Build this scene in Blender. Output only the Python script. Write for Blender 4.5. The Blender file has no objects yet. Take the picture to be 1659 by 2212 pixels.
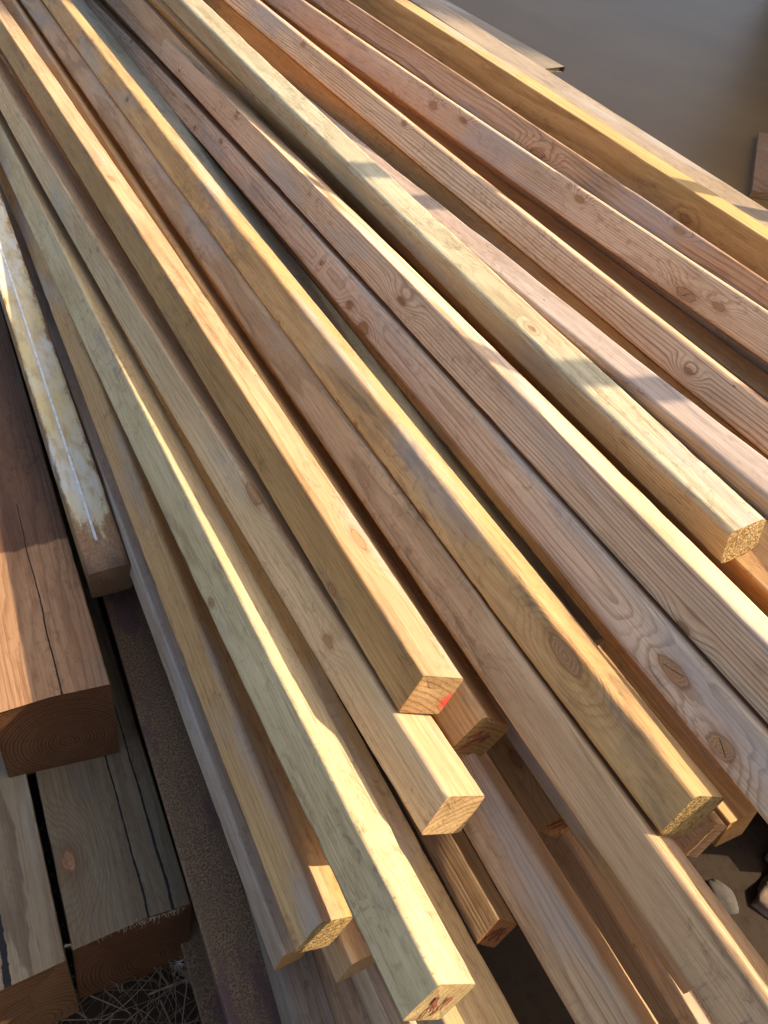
import bpy, bmesh, math, random
from mathutils import Vector, Matrix, noise
R = math.radians
scene = bpy.context.scene
col = scene.collection

# ---------------- camera, sky, sun, exposure ----------------
cam_d = bpy.data.cameras.new('camera'); cam = bpy.data.objects.new('camera', cam_d); col.objects.link(cam)
CAM_R = ((0.86213696, 0.22153646, -0.45567692), (-0.47372817, 0.67145819, -0.56984693), (0.17972613, 0.70715309, 0.68383698))
CAM_Z = 1.24
m = Matrix(CAM_R).to_4x4(); m.translation = (0, 0, CAM_Z)
cam.matrix_world = m
cam_d.sensor_fit = 'VERTICAL'; cam_d.sensor_height = 24.0; cam_d.sensor_width = 18.0
cam_d.lens = 1660.0 / 2212.0 * 24.0
cam_d.clip_start = 0.02; cam_d.clip_end = 3000
scene.camera = cam
SUN_DIR = Vector((0.883, -0.47, 0.945)).normalized()      # towards the sun
world = bpy.data.worlds.new('World'); scene.world = world; world.use_nodes = True
wn = world.node_tree.nodes; wl = world.node_tree.links
sky = wn.new('ShaderNodeTexSky'); sky.sky_type = 'NISHITA'; sky.sun_disc = False; sky.dust_density = 4.0; sky.ozone_density = 0.3; sky.air_density = 0.8
sky.sun_elevation = math.asin(SUN_DIR.z); sky.sun_rotation = math.atan2(SUN_DIR.x, SUN_DIR.y)
wn['Background'].inputs['Strength'].default_value = 0.13
wl.new(sky.outputs[0], wn['Background'].inputs[0])
sd = bpy.data.lights.new('sun', 'SUN'); sd.energy = 3.3; sd.angle = R(0.5); sd.color = (1.0, 0.85, 0.66)
so = bpy.data.objects.new('sun', sd); col.objects.link(so); so.rotation_euler = SUN_DIR.to_track_quat('Z', 'Y').to_euler()
vs = scene.view_settings; vs.view_transform = 'Standard'; vs.look = 'None'; vs.exposure = 1.38; vs.gamma = 1.0
scene.cycles.max_bounces = 8; scene.cycles.diffuse_bounces = 6

# ---------------- node helpers ----------------
class NT:
    def __init__(s, name):
        s.m = bpy.data.materials.new(name); s.m.use_nodes = True; s.t = s.m.node_tree
        s.b = s.t.nodes['Principled BSDF']; s.n = s.t.nodes; s.l = s.t.links
    def new(s, t, **k):
        x = s.n.new(t)
        for a, v in k.items(): setattr(x, a, v)
        return x
    def put(s, sock, v):
        if isinstance(v, bpy.types.NodeSocket): s.l.new(v, sock)
        elif v is not None: sock.default_value = v
    def math(s, op, a, b=None, c=None, clamp=False):
        x = s.new('ShaderNodeMath', operation=op, use_clamp=clamp)
        s.put(x.inputs[0], a); s.put(x.inputs[1], b); s.put(x.inputs[2], c); return x.outputs[0]
    def vec(s, op, a, b=None):
        x = s.new('ShaderNodeVectorMath', operation=op)
        s.put(x.inputs[0], a); s.put(x.inputs[1], b)
        return x.outputs['Value'] if op in ('LENGTH', 'DISTANCE', 'DOT_PRODUCT') else x.outputs[0]
    def noise(s, v, scale=1.0, detail=3.0, rough=0.5, dist=0.0, col=False):
        x = s.new('ShaderNodeTexNoise'); s.put(x.inputs['Vector'], v)
        x.inputs['Scale'].default_value = scale; x.inputs['Detail'].default_value = detail
        x.inputs['Roughness'].default_value = rough; x.inputs['Distortion'].default_value = dist
        return x.outputs['Color' if col else 'Fac']
    def mapr(s, v, a, b, c=0.0, d=1.0, smooth=True):
        x = s.new('ShaderNodeMapRange', interpolation_type='SMOOTHSTEP' if smooth else 'LINEAR')
        s.put(x.inputs['Value'], v)
        for k, q in zip(('From Min', 'From Max', 'To Min', 'To Max'), (a, b, c, d)): s.put(x.inputs[k], q)
        return x.outputs['Result']
    def mix(s, f, a, b, mode='MIX'):
        x = s.new('ShaderNodeMix', data_type='RGBA', blend_type=mode); s.put(x.inputs['Factor'], f)
        for i, q in ((6, a), (7, b)):
            if isinstance(q, (tuple, list)): x.inputs[i].default_value = (*q[:3], 1)
            else: s.l.new(q, x.inputs[i])
        return x.outputs[2]
    def bump(s, h, strength, dist, normal=None):
        x = s.new('ShaderNodeBump'); x.inputs['Strength'].default_value = strength; x.inputs['Distance'].default_value = dist
        s.put(x.inputs['Height'], h)
        if normal is not None: s.l.new(normal, x.inputs['Normal'])
        return x.outputs[0]

def wood(name, early, late, pith=(0.0, -0.09), freq=260, seed=0.0, knots=(), grey=0.0, greycol=(0.16, 0.15, 0.14),
         contrast=1.0, fuzz=0.4, warp=0.006, end=False, speck=0.5, torn=0.5, paint=None, tint=None, cracks=(), rough=0.62, xline=None, left=None, top=None, half=0.02):
    """sawn softwood: growth rings as shells round a pith line, bent round knots"""
    g = NT(name)
    at = g.new('ShaderNodeAttribute', attribute_name='wood'); P = at.outputs['Vector']
    sep = g.new('ShaderNodeSeparateXYZ'); g.l.new(P, sep.inputs[0]); X, Y, Z = sep.outputs
    seedv = (seed * 3.1, seed * 7.7, seed * 1.9)
    long = g.vec('ADD', g.vec('MULTIPLY', P, (14, 1.7, 14)), seedv)
    nz = g.noise(long, 1.0, 2.0, 0.5, col=True)
    ns = g.new('ShaderNodeSeparateColor'); g.l.new(nz, ns.inputs[0])
    xx = g.math('SUBTRACT', g.math('MULTIPLY_ADD', ns.outputs[0], warp * 4, X), pith[0] + warp * 2)
    zz = g.math('SUBTRACT', g.math('MULTIPLY_ADD', ns.outputs[1], warp * 4, Z), pith[1] + warp * 2)
    r = g.math('SQRT', g.math('ADD', g.math('MULTIPLY', xx, xx), g.math('MULTIPLY', zz, zz)))
    med = g.noise(g.vec('ADD', g.vec('MULTIPLY', P, (60, 9, 60)), seedv), 1.0, 3.0, 0.6)
    r = g.math('MULTIPLY_ADD', g.math('SUBTRACT', med, 0.5), warp * 0.55, r)
    kd = None; kcrack = None
    for (kx, ky, kz, kr) in knots:
        s_ = 0.75 if end else 1.0
        d = g.vec('SUBTRACT', P, (kx, ky, kz))
        d = g.vec('MULTIPLY', d, (1.0 + 0.5 * ((ky * 53) % 1), 0.42 + 0.45 * ((ky * 37) % 1), 1.0 + 0.5 * ((ky * 53) % 1)))
        L = g.vec('LENGTH', d)
        L = g.math('MULTIPLY_ADD', g.math('SUBTRACT', med, 0.5), kr * 2.0, L)
        near = g.mapr(L, kr * 5.0, kr * 0.3, 0.0, 1.0)
        r = g.math('MULTIPLY_ADD', near, kr * 2.6, r)
        q = g.math('DIVIDE', L, kr)
        kd = q if kd is None else g.math('MINIMUM', kd, q)
        ds = g.new('ShaderNodeSeparateXYZ'); g.l.new(d, ds.inputs[0])
        th = (ky * 91.7 + kx * 300) % 1.0 * 2.4 + 0.3; az = 0 if abs(kx) < kr * 0.2 + 0.021 else 2
        ln = g.math('ADD', g.math('MULTIPLY', ds.outputs[1], math.cos(th)), g.math('MULTIPLY', ds.outputs[az], math.sin(th)))
        ln = g.math('ABSOLUTE', g.math('MULTIPLY_ADD', g.math('SUBTRACT', med, 0.5), kr * 0.9, ln))
        if (ky * 13.3) % 1.0 > 0.45: ln = g.math('MULTIPLY', ln, 50.0)
        ln = g.math('MULTIPLY', g.mapr(ln, kr * 0.08, kr * 0.02, 0, 1), g.mapr(q, 0.8, 0.55, 0, 1))
        kcrack = ln if kcrack is None else g.math('MAXIMUM', kcrack, ln)
    wfr = g.noise(g.vec('ADD', g.vec('MULTIPLY', P, (9, 0.6, 9)), seedv), 1.0, 1.0, 0.5)
    ph = g.math('MULTIPLY', r, freq)
    ph = g.math('MULTIPLY_ADD', wfr, 2.2, ph)
    fr = g.math('FRACT', ph)
    a_ = g.mapr(fr, 0.42, 0.88, 0, 1); b_ = g.mapr(fr, 0.92, 1.0, 1, 0)
    ring = g.math('MULTIPLY', a_, b_)
    idn = g.new('ShaderNodeTexWhiteNoise', noise_dimensions='1D'); g.l.new(g.math('FLOOR', ph), idn.inputs['W'])
    ring = g.math('MULTIPLY', ring, g.math('MULTIPLY_ADD', idn.outputs['Value'], 0.6, 0.45))
    fib = g.noise(g.vec('ADD', g.vec('MULTIPLY', P, (1000, 9, 1000)), seedv), 1.0, 3.0, 0.6)
    fib2 = g.noise(g.vec('ADD', g.vec('MULTIPLY', P, (260, 260, 260) if end else (420, 26, 420)), seedv), 1.0, 3.0, 0.7)
    big = g.noise(g.vec('ADD', g.vec('MULTIPLY', P, (22, 3.2, 22)), seedv), 1.0, 4.0, 0.6)
    c = g.mix(g.math('MULTIPLY', ring, (1.25 if end else 1.2) * max(contrast, 0.8 if end else 0), clamp=True), early, late)
    # broad tone drift along the board
    c = g.mix(g.mapr(big, 0.35, 0.68, 0, 0.55), c, g.mix(1.0, c, (0.80, 0.70, 0.58), 'MULTIPLY'))
    if tint:
        tn = g.noise(g.vec('ADD', g.vec('MULTIPLY', P, (18, 1.1, 18)), (seed, 3.0, seed * 2)), 1.0, 2.0)
        c = g.mix(g.mapr(tn, 0.4, 0.62, 0, 0.8), c, g.mix(1.0, c, tint, 'MULTIPLY'))
    for mult, axis, sg in ((left, X, -1), (top, Z, 1)):     # left tints the grubby face; top tones sunlit faces down in the colour
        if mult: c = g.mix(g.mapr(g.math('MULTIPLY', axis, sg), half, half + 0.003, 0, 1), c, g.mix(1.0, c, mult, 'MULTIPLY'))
    # weather stain and handling dirt, in patches and in fine speckle
    if grey:
        st = g.noise(g.vec('ADD', g.vec('MULTIPLY', P, (26, 5.5, 26)), (seed * 5, seed, 9.0)), 1.0, 7.0, 0.68, 0.6)
        f = g.mapr(st, 0.60 - 0.16 * grey, 0.78 - 0.08 * grey, 0, min(0.85, 0.35 + 0.5 * grey))
        c = g.mix(f, c, greycol)
        # short diagonal scuffs from banding and forks
        sc = g.noise(g.vec('ADD', g.vec('MULTIPLY', P, (60, 160, 60)), (seed, seed * 2, 4.0)), 1.0, 4.0, 0.75)
        mk = g.noise(g.vec('MULTIPLY', P, (9, 4.5, 9)), 1.0, 2.0)
        c = g.mix(g.math('MULTIPLY', g.mapr(sc, 0.55, 0.75, 0, 0.7), g.mapr(mk, 0.5, 0.65, 0, 1)), c, greycol)
    c = g.mix(g.mapr(fib, 0.36, 0.68, 0.0, 0.55), c, g.mix(1.0, c, (0.60, 0.50, 0.40), 'MULTIPLY'))
    c = g.mix(g.mapr(fib2, 0.52, 0.74, 0.0, 0.5), c, g.mix(1.0, c, (0.55, 0.46, 0.38), 'MULTIPLY'))
    dr = g.noise(g.vec('ADD', g.vec('MULTIPLY', P, (55, 6, 55)), (seed, 8.0, seed)), 1.0, 6.0, 0.72, 0.8)
    if not end:
        c = g.mix(g.mapr(dr, 0.52, 0.70, 0.0, 0.55), c, g.mix(1.0, c, (0.50, 0.42, 0.35), 'MULTIPLY'))
        # blotchy handling grime with ragged outlines, and cross scratches
        gm = g.noise(g.vec('ADD', g.vec('MULTIPLY', P, (75, 40, 75)), (seed, 1.0, seed * 3)), 1.0, 8.0, 0.74, 1.2)
        ga = g.noise(g.vec('ADD', g.vec('MULTIPLY', P, (12, 4, 12)), (seed, 5.0, seed)), 1.0, 2.0)
        c = g.mix(g.math('MULTIPLY', g.mapr(gm, 0.50, 0.66, 0.0, 0.6), g.mapr(ga, 0.42, 0.60, 0.12, 1.0)), c, g.mix(1.0, c, (0.46, 0.40, 0.36), 'MULTIPLY'))
        wf = g.noise(g.vec('ADD', g.vec('MULTIPLY', P, (14, 3, 14)), (3.0, seed, 2.0)), 1.0, 3.0)
        c = g.mix(g.mapr(wf, 0.56, 0.72, 0.0, 0.5), c, (0.36, 0.33, 0.29))
    vor = g.new('ShaderNodeTexVoronoi'); g.put(vor.inputs['Vector'], g.vec('ADD', g.vec('MULTIPLY', P, (55, 22, 55)), seedv)); vor.inputs['Scale'].default_value = 1.0
    sc_ = g.new('ShaderNodeSeparateColor'); g.l.new(vor.outputs['Color'], sc_.inputs[0])
    spot = g.math('MULTIPLY', g.mapr(vor.outputs['Distance'], 0.035, 0.075, 1, 0), g.math('GREATER_THAN', sc_.outputs[0], 1.0 - 0.22 * speck))
    c = g.mix(g.math('MULTIPLY', spot, 0.8), c, (0.07, 0.035, 0.02))
    if kd is not None:
        kd = g.math('MULTIPLY_ADD', g.math('SUBTRACT', fib2, 0.5), 0.35, kd)
        kr_ = g.math('FRACT', g.math('MULTIPLY', kd, 4.2))
        kc = g.mix(g.mapr(kr_, 0.3, 0.9, 0, 0.75), (0.40, 0.22, 0.09), (0.22, 0.10, 0.038)); kc = g.mix(g.mapr(med, 0.45, 0.66, 0, 0.7), kc, (0.12, 0.055, 0.025))
        halo = g.mapr(kd, 2.3, 1.0, 0.0, 0.45)
        c = g.mix(halo, c, g.mix(1.0, c, (0.66, 0.46, 0.30), 'MULTIPLY'))
        rim = g.math('MULTIPLY', g.mapr(kd, 1.22, 1.02, 0, 1), g.mapr(kd, 0.82, 0.98, 0.0, 1))
        c = g.mix(g.mapr(kd, 1.2, 0.75, 0, 0.85), c, kc)
        c = g.mix(g.math('MULTIPLY', rim, 0.45), c, (0.11, 0.05, 0.025))
        c = g.mix(g.math('MULTIPLY', kcrack, 0.9), c, (0.02, 0.010, 0.006))
    cr = None
    for (cx, cz, y0, y1, wd) in cracks:      # drying cracks running along the top face
        wob = g.math('MULTIPLY', g.math('SUBTRACT', g.noise(g.vec('MULTIPLY', P, (0, 6, 0)), 1.0, 8.0, 0.6), 0.5), 0.010)
        dx = g.math('ABSOLUTE', g.math('SUBTRACT', g.math('ADD', X, wob), cx))
        wdt = g.math('MULTIPLY', g.mapr(Y, y1, y0, 0.15, 1.0, False), wd)
        k = g.mapr(g.math('SUBTRACT', dx, g.math('MULTIPLY', wdt, g.math('MULTIPLY_ADD', g.noise(g.vec('MULTIPLY', P, (0, 90, 0)), 1.0, 3.0), 1.8, 0.1))), 0.0006, 0.0, 0, 1)
        k = g.math('MULTIPLY', k, g.math('MULTIPLY', g.math('GREATER_THAN', Z, cz), g.math('LESS_THAN', Y, y1)))
        cr = k if cr is None else g.math('MAXIMUM', cr, k)
    if cr is not None: c = g.mix(cr, c, (0.008, 0.006, 0.005))
    if xline:   # band where an old bearer lay: dirtier beyond y
        f = g.mapr(g.math('MULTIPLY_ADD', g.math('SUBTRACT', med, 0.5), 0.02, Y), xline, xline + 0.006, 0, 1)
        wsp = g.noise(g.vec('MULTIPLY', P, (70, 70, 70)), 1.0, 6.0, 0.75)
        dirt = g.mix(g.mapr(wsp, 0.64, 0.74, 0, 0.7), g.mix(1.0, c, (0.27, 0.22, 0.19), 'MULTIPLY'), (0.5, 0.47, 0.42))
        c = g.mix(g.math('MULTIPLY', f, 0.85), c, dirt)
    if end:
        c = g.mix(0.55, c, g.mix(1.0, c, (0.78, 0.66, 0.42), 'MULTIPLY'))
        c = g.mix(g.mapr(fib2, 0.42, 0.66, 0, 0.75 * torn), c, g.mix(1.0, c, (0.42, 0.33, 0.22), 'MULTIPLY'))
    if paint:
        px, pz, pr = paint
        d = g.vec('DISTANCE', g.vec('MULTIPLY', P, (1, 0, 1)), (px, 0, pz))
        d = g.math('MULTIPLY_ADD', g.math('SUBTRACT', fib2, 0.5), pr * 0.5, d)
        c = g.mix(g.mapr(d, pr, pr * 0.35, 0, 0.85), c, (0.62, 0.05, 0.035))
    g.l.new(c, g.b.inputs['Base Color'])
    g.b.inputs['Roughness'].default_value = rough
    g.b.inputs['Specular IOR Level'].default_value = 0.28
    h = g.math('ADD', g.math('MULTIPLY', ring, -0.35), g.math('ADD', g.math('MULTIPLY', fib, 0.5), g.math('MULTIPLY', fib2, fuzz * 1.6)))
    if kd is not None: h = g.math('ADD', h, g.math('MULTIPLY', g.mapr(kd, 1.3, 1.0, 0, 1), -0.4))
    if cr is not None: h = g.math('MULTIPLY_ADD', cr, -6.0, h)
    g.l.new(g.bump(h, 0.3 + 0.7 * torn if end else 0.55, 0.0004 + 0.0012 * torn if end else 0.0006), g.b.inputs['Normal'])
    return g.m
FIT = {  # centre x,z at y=.8; slopes; bends; roll; width,height; near end y; cut slant
'H': (0.2757, 0.6070, -0.0184, -0.0275, 0.0073, 0.0022, 27.1600, 0.0472, 0.0456, 0.1701, -0.0033, 0.0035),
'J': (0.3122, 0.6608, 0.0014, -0.0116, -0.0029, -0.0010, 23.6200, 0.0474, 0.0467, 0.2591, -0.0039, 0.0019),
'G': (0.2167, 0.5760, 0.0088, -0.0463, 0.0041, -0.0042, 36.9900, 0.0441, 0.0432, 0.0603, -0.0048, 0.0021),
'K': (0.3654, 0.6135, 0.0095, -0.0026, -0.0007, -0.0005, 40.3100, 0.0482, 0.0450, 0.2244, -0.0041, 0.0016),
'N': (0.4065, 0.6573, 0.0111, -0.0074, -0.0008, -0.0001, 37.4400, 0.0454, 0.0466, -0.4500, 0.0000, 0.0000),
'P': (0.4307, 0.6991, 0.0045, -0.0062, 0.0030, 0.0016, 28.6500, 0.0458, 0.0452, 0.0684, -0.0043, 0.0023),
'Q': (0.5465, 0.6883, 0.0613, -0.0603, -0.0040, -0.0035, 27.6500, 0.0468, 0.0465, -0.4500, 0.0000, 0.0000),
'R': (0.5719, 0.7379, 0.0539, -0.0496, -0.0019, -0.0009, 19.8500, 0.0461, 0.0477, -0.4500, 0.0000, 0.0000),
'S': (0.6703, 0.7515, -0.0160, 0.0260, 0.0035, 0.0031, -12.0000, 0.0481, 0.0478, 0.2582, -0.0015, 0.0032),
'U': (0.8502, 0.7581, -0.0599, 0.0385, 0.0015, 0.0020, 25.1500, 0.0469, 0.0463, -0.4500, 0.0000, 0.0000),
'W': (0.9547, 0.7940, -0.0193, -0.0077, 0.0025, 0.0037, 21.8700, 0.0471, 0.0506, -0.4500, 0.0000, 0.0000),
'X': (1.0149, 0.8081, -0.0089, 0.0106, -0.0003, -0.0005, 25.4300, 0.0470, 0.0471, -0.4500, 0.0000, 0.0000),
'Y': (1.1287, 0.8132, 0.0044, 0.0124, -0.0003, -0.0005, 0.6700, 0.0472, 0.0700, -0.4500, 0.0000, 0.0000),
'B3': (0.1958, 0.5065, 0.0281, -0.0139, 0.0009, 0.0027, 34.1100, 0.0445, 0.0406, 0.1579, -0.0012, 0.0026),
'C2': (0.3594, 0.5594, 0.0125, -0.0103, -0.0012, -0.0007, 44.2700, 0.0470, 0.0475, -0.4500, 0.0000, 0.0000),
'C4': (0.2527, 0.5116, -0.0065, -0.0000, 0.0000, 0.0000, 8.0000, 0.0609, 0.0483, -0.4500, 0.0000, 0.0000),
'L1': (0.0348, 0.3338, 0.0358, 0.0066, 0.0002, 0.0000, 0.1000, 0.1315, 0.1410, 0.5446, -0.0080, 0.0069),
'L2': (0.0598, 0.1897, 0.0307, 0.0110, -0.0000, -0.0000, 3.0600, 0.1320, 0.1473, 0.3124, -0.0074, 0.0090),
'L3': (-0.0853, 0.1881, 0.0194, -0.0245, -0.0000, 0.0000, 0.6600, 0.1377, 0.1412, 0.3030, -0.0000, 0.0088),
'T': (0.7570, 0.7309, -0.0111, -0.0251, 0.0011, 0.0014, -15.0000, 0.0460, 0.0468, -0.4500, 0.0000, 0.0000),
'S2': (0.7053, 0.7172, -0.0272, 0.0213, -0.0001, -0.0003, -29.6800, 0.0597, 0.0463, -0.4500, 0.0000, 0.0000),
'V': (0.9581, 0.7198, 0.0014, -0.0098, -0.0000, -0.0000, -8.1000, 0.0399, 0.0470, -0.4500, 0.0000, 0.0000),
'PQ': (0.5207, 0.6052, 0.0134, -0.0000, 0.0000, 0.0000, 18.0000, 0.0750, 0.0450, 0.2700, 0.0000, 0.0000),
'C1': (0.4473, 0.5188, 0.0090, -0.0013, -0.0000, -0.0000, 45.7900, 0.0469, 0.0441, 0.1456, -0.0044, -0.0006),
'C3': (0.3418, 0.4828, 0.0092, 0.0046, -0.0000, -0.0000, 50.9900, 0.0474, 0.0316, 0.0960, -0.0035, 0.0024),
'C5': (0.4863, 0.4790, 0.0338, 0.0184, -0.0002, -0.0001, 15.1300, 0.0468, 0.0468, -0.4500, 0.0000, 0.0000),
'C6': (0.4347, 0.5796, -0.0087, -0.0034, 0.0001, 0.0000, 27.4300, 0.0469, 0.0468, -0.0228, 0.0000, 0.0000),
'C7': (0.5389, 0.5555, -0.0059, 0.0035, -0.0000, 0.0000, 39.4000, 0.0469, 0.0445, 0.0650, -0.0040, 0.0031),
'C8': (0.6224, 0.5071, -0.0059, 0.0056, -0.0000, -0.0000, 0.6800, 0.0438, 0.0446, 0.0626, -0.0016, 0.0035),
'C10': (0.2139, 0.4738, 0.0085, 0.0000, 0.0000, 0.0000, 12.0000, 0.0400, 0.0450, 0.1300, 0.0000, 0.0000),
'B4': (0.2759, 0.3450, 0.1059, -0.0000, 0.0000, 0.0000, 5.0000, 0.0600, 0.0450, -0.4500, 0.0000, 0.0000),
'B2': (0.1763, 0.4331, 0.0214, -0.0000, 0.0000, 0.0000, 8.0000, 0.0300, 0.0400, 0.1720, 0.0000, 0.0000),
'B1': (0.2304, 0.3738, 0.0966, -0.0000, 0.0000, 0.0000, 6.0000, 0.0400, 0.0420, -0.4500, 0.0000, 0.0000),
'C12': (0.2450, 0.3955, 0.0015, -0.0000, 0.0000, 0.0000, 5.0000, 0.0470, 0.0450, -0.4500, 0.0000, 0.0000),
'Z': (1.2366, 0.8100, 0.0121, 0.0201, 0.0000, 0.0001, 0.0000, 0.0900, 0.0300, -0.4500, 0.0000, 0.0000),
'M1': (0.1336, 0.4247, 0.0173, 0.1000, 0.0000, 0.0000, -1.0000, 0.0540, 0.0500, -0.4500, 0.0000, 0.0000),
'M2': (0.1553, 0.3360, 0.0389, 0.0441, -0.0005, -0.0002, 3.3800, 0.0446, 0.0280, -0.4500, 0.0000, 0.0000),
}
KNOTS={
'R':[(-0.0237, 0.759, -0.0036, 0.0064), (-0.0237, 0.191, -0.0215, 0.0040), (-0.0237, 1.469, 0.0099, 0.0040), (-0.0237, 1.844, -0.008, 0.0040)],
'Q':[(-0.0234, 0.166, 0.0004, 0.0080), (-0.0234, 0.096, -0.0107, 0.0080), (-0.0234, 0.969, -0.0002, 0.0048), (-0.0234, 0.793, -0.0151, 0.0072), (-0.0234, 0.85, -0.0087, 0.0056), (-0.0234, 1.499, 0.0123, 0.0048), (-0.0234, 2.277, 0.02, 0.0048), (-0.0234, 1.646, -0.0091, 0.0040)],
'P':[(-0.0233, 0.222, 0.0086, 0.0096), (-0.0233, 0.593, -0.0188, 0.0028), (-0.0233, 0.639, -0.019, 0.0024), (-0.0233, 0.82, -0.0191, 0.0024), (-0.0233, 1.586, 0.0037, 0.0056), (-0.0233, 0.434, -0.0191, 0.0032)],
'U':[(-0.0235, 1.231, 0.0147, 0.0040), (-0.0235, 0.509, -0.0043, 0.0064), (-0.0235, 1.618, 0.0114, 0.0048)],
'W':[(-0.0235, 1.317, 0.0011, 0.0072), (-0.0235, 1.219, 0.0102, 0.0056), (-0.0235, 0.623, -0.0142, 0.0072), (-0.0235, 0.571, -0.0034, 0.0048), (-0.0235, 0.883, 0.0108, 0.0064)],
'X':[(-0.0235, 1.064, -0.0156, 0.0096), (-0.0235, 0.731, 0.0138, 0.0040)],
'J':[(0.0069, 0.437, 0.0239, 0.0064), (-0.0241, 0.403, -0.0155, 0.0048), (-0.0098, 1.309, 0.0239, 0.0064)],
'H':[(-0.0239, 0.366, 0.0024, 0.0048), (-0.0239, 0.569, 0.0207, 0.0072)],
'L2':[(-0.0518, 0.417, 0.0767, 0.0112)],
'C1':[(-0.0235, 0.219, -0.0004, 0.0048)],
'S':[(-0.0067, 0.626, 0.024, 0.0032)],
'Y':[(-0.0236, 0.805, -0.0047, 0.0080)],
'G':[(-0.0222, 0.479, -0.0134, 0.0040)],
}
FIT['AA'] = (1.43, 0.80, 0.0, 0.0, 0, 0, 0, 0.09, 0.012, 1.58, 0.02, 0)
FILL = [('T', 0.062, -0.045, -0.45, 'brown filler batten in the dark slot right of the weathered grey one'),
        ('U', 0.014, -0.060, -0.45, 'tan filler batten in the dark slot beneath the wavy-grained pinkish one'),
        ('W', 0.050, -0.070, -0.45, 'brown filler batten beneath the grubby tan one'),
        ('X', 0.052, -0.060, -0.45, 'tan filler batten in the brown slot left of the golden yellow one'),
        ('S', -0.014, -0.090, -0.45, 'brown filler batten in the black slot under the raised greenish one'),
        ('T', 0.0, -0.110, -0.45, 'tan filler batten below the weathered grey one'),
        ('R', 0.068, -0.062, -0.45, 'tan filler batten added to block sun in the dark gap between the striped batten and the raised one'),  # this and the next batten added to stop sun through the slot
        ('R', 0.070, -0.114, -0.45, 'brown filler batten added to block sun lowest in the dark gap right of the striped pinkish batten'),
        ('R', 0.02, -0.110, 0.10, 'brown filler batten under the striped pinkish one')]
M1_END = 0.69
GZ = 0.09; STAKE_X = 1.75
STONES = [
          ('stone', 0.734, 0.062, 0.034, 0.028, 0.018, (0.28, 0.25, 0.20), 'pale pitted stone lit in the narrow gap left of the long brown batten', 'stone', 3),
          ('brick_fragment', 1.0, -0.060, 0.085, 0.065, 0.008, (0.20, 0.135, 0.085), 'large reddish brick slab in sun at the right edge of the ground gap', 'brick', 5, True),
          ('brick_fragment', 0.735, -0.058, 0.040, 0.026, 0.020, (0.40, 0.22, 0.15), 'small reddish brick piece at the bottom edge beside the golden batten end', 'brick', 8, True),
          ('stone', 0.991, 0.036, 0.010, 0.009, 0.007, (0.20, 0.18, 0.14), 'small pale pebble alone on the black ground at right', 'stone', 13),
          ('stone', 0.86, 0.03, 0.03, 0.02, 0.012, (0.07, 0.055, 0.04), 'dark stone on the ground right of the long brown batten', 'stone', 17),
          ('stone', 0.735, -0.005, 0.026, 0.022, 0.010, (0.06, 0.05, 0.04), 'dark stone on the ground between the pale pitted stone and the brick piece', 'stone', 19)]
TWIG = [(0.088, 0.305, 0.10), (0.103, 0.275, 0.095), (0.115, 0.25, 0.085), (0.133, 0.223, 0.08), (0.145, 0.187, 0.075)]
DOWN = [((0.138, 0.243, 0.11), 'white thistledown star low beside the rusty girder, below the others'), ((0.146, 0.334, 0.10), 'white thistledown tuft highest up, just above the pink leaf'), ((0.093, 0.298, 0.115), 'white thistledown tuft at the top of the brown twig')]
LEAF = (0.134, 0.329, 0.09)
PLANK = [[3.47, 2.252], [4.343, 2.953], [4.718, 2.947], [3.708, 2.14]]
# ---------------- object helpers ----------------
def link(o, parent=None):
    col.objects.link(o)
    if parent is not None: o.parent = parent
    return o
def tag(o, label=None, cat=None, group=None, kind=None):
    for k, v in (('label', label), ('category', cat), ('group', group), ('kind', kind)):
        if v: o[k] = v
    return o
def obj(name, bm, mat, parent=None, smooth=False):
    me = bpy.data.meshes.new(name); bm.to_mesh(me); bm.free(); me.materials.append(mat)
    if smooth is not None:
        for p in me.polygons: p.use_smooth = smooth
    return link(bpy.data.objects.new(name, me), parent)
def empty(name, loc=(0, 0, 0)):
    o = bpy.data.objects.new(name, None); o.location = loc; o.empty_display_size = 0.05
    return link(o)

def profile(w, h, r, n=3):
    pts = []
    for cx, cz, a0 in ((w/2-r, h/2-r, 0), (-w/2+r, h/2-r, 90), (-w/2+r, -h/2+r, 180), (w/2-r, -h/2+r, 270)):
        for i in range(n + 1):
            a = R(a0 + 90 * i / n); pts.append((cx + r * math.cos(a), cz + r * math.sin(a)))
    return pts

def centre(f, y):
    t = y - 0.8
    tq = max(-1.25, min(2.6, t))                      # the measured bend holds over the measured length only
    q = tq * tq + 2 * tq * (t - tq)
    return f[0] + f[2] * t + f[4] * q, f[1] + f[3] * t + f[5] * q

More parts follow.
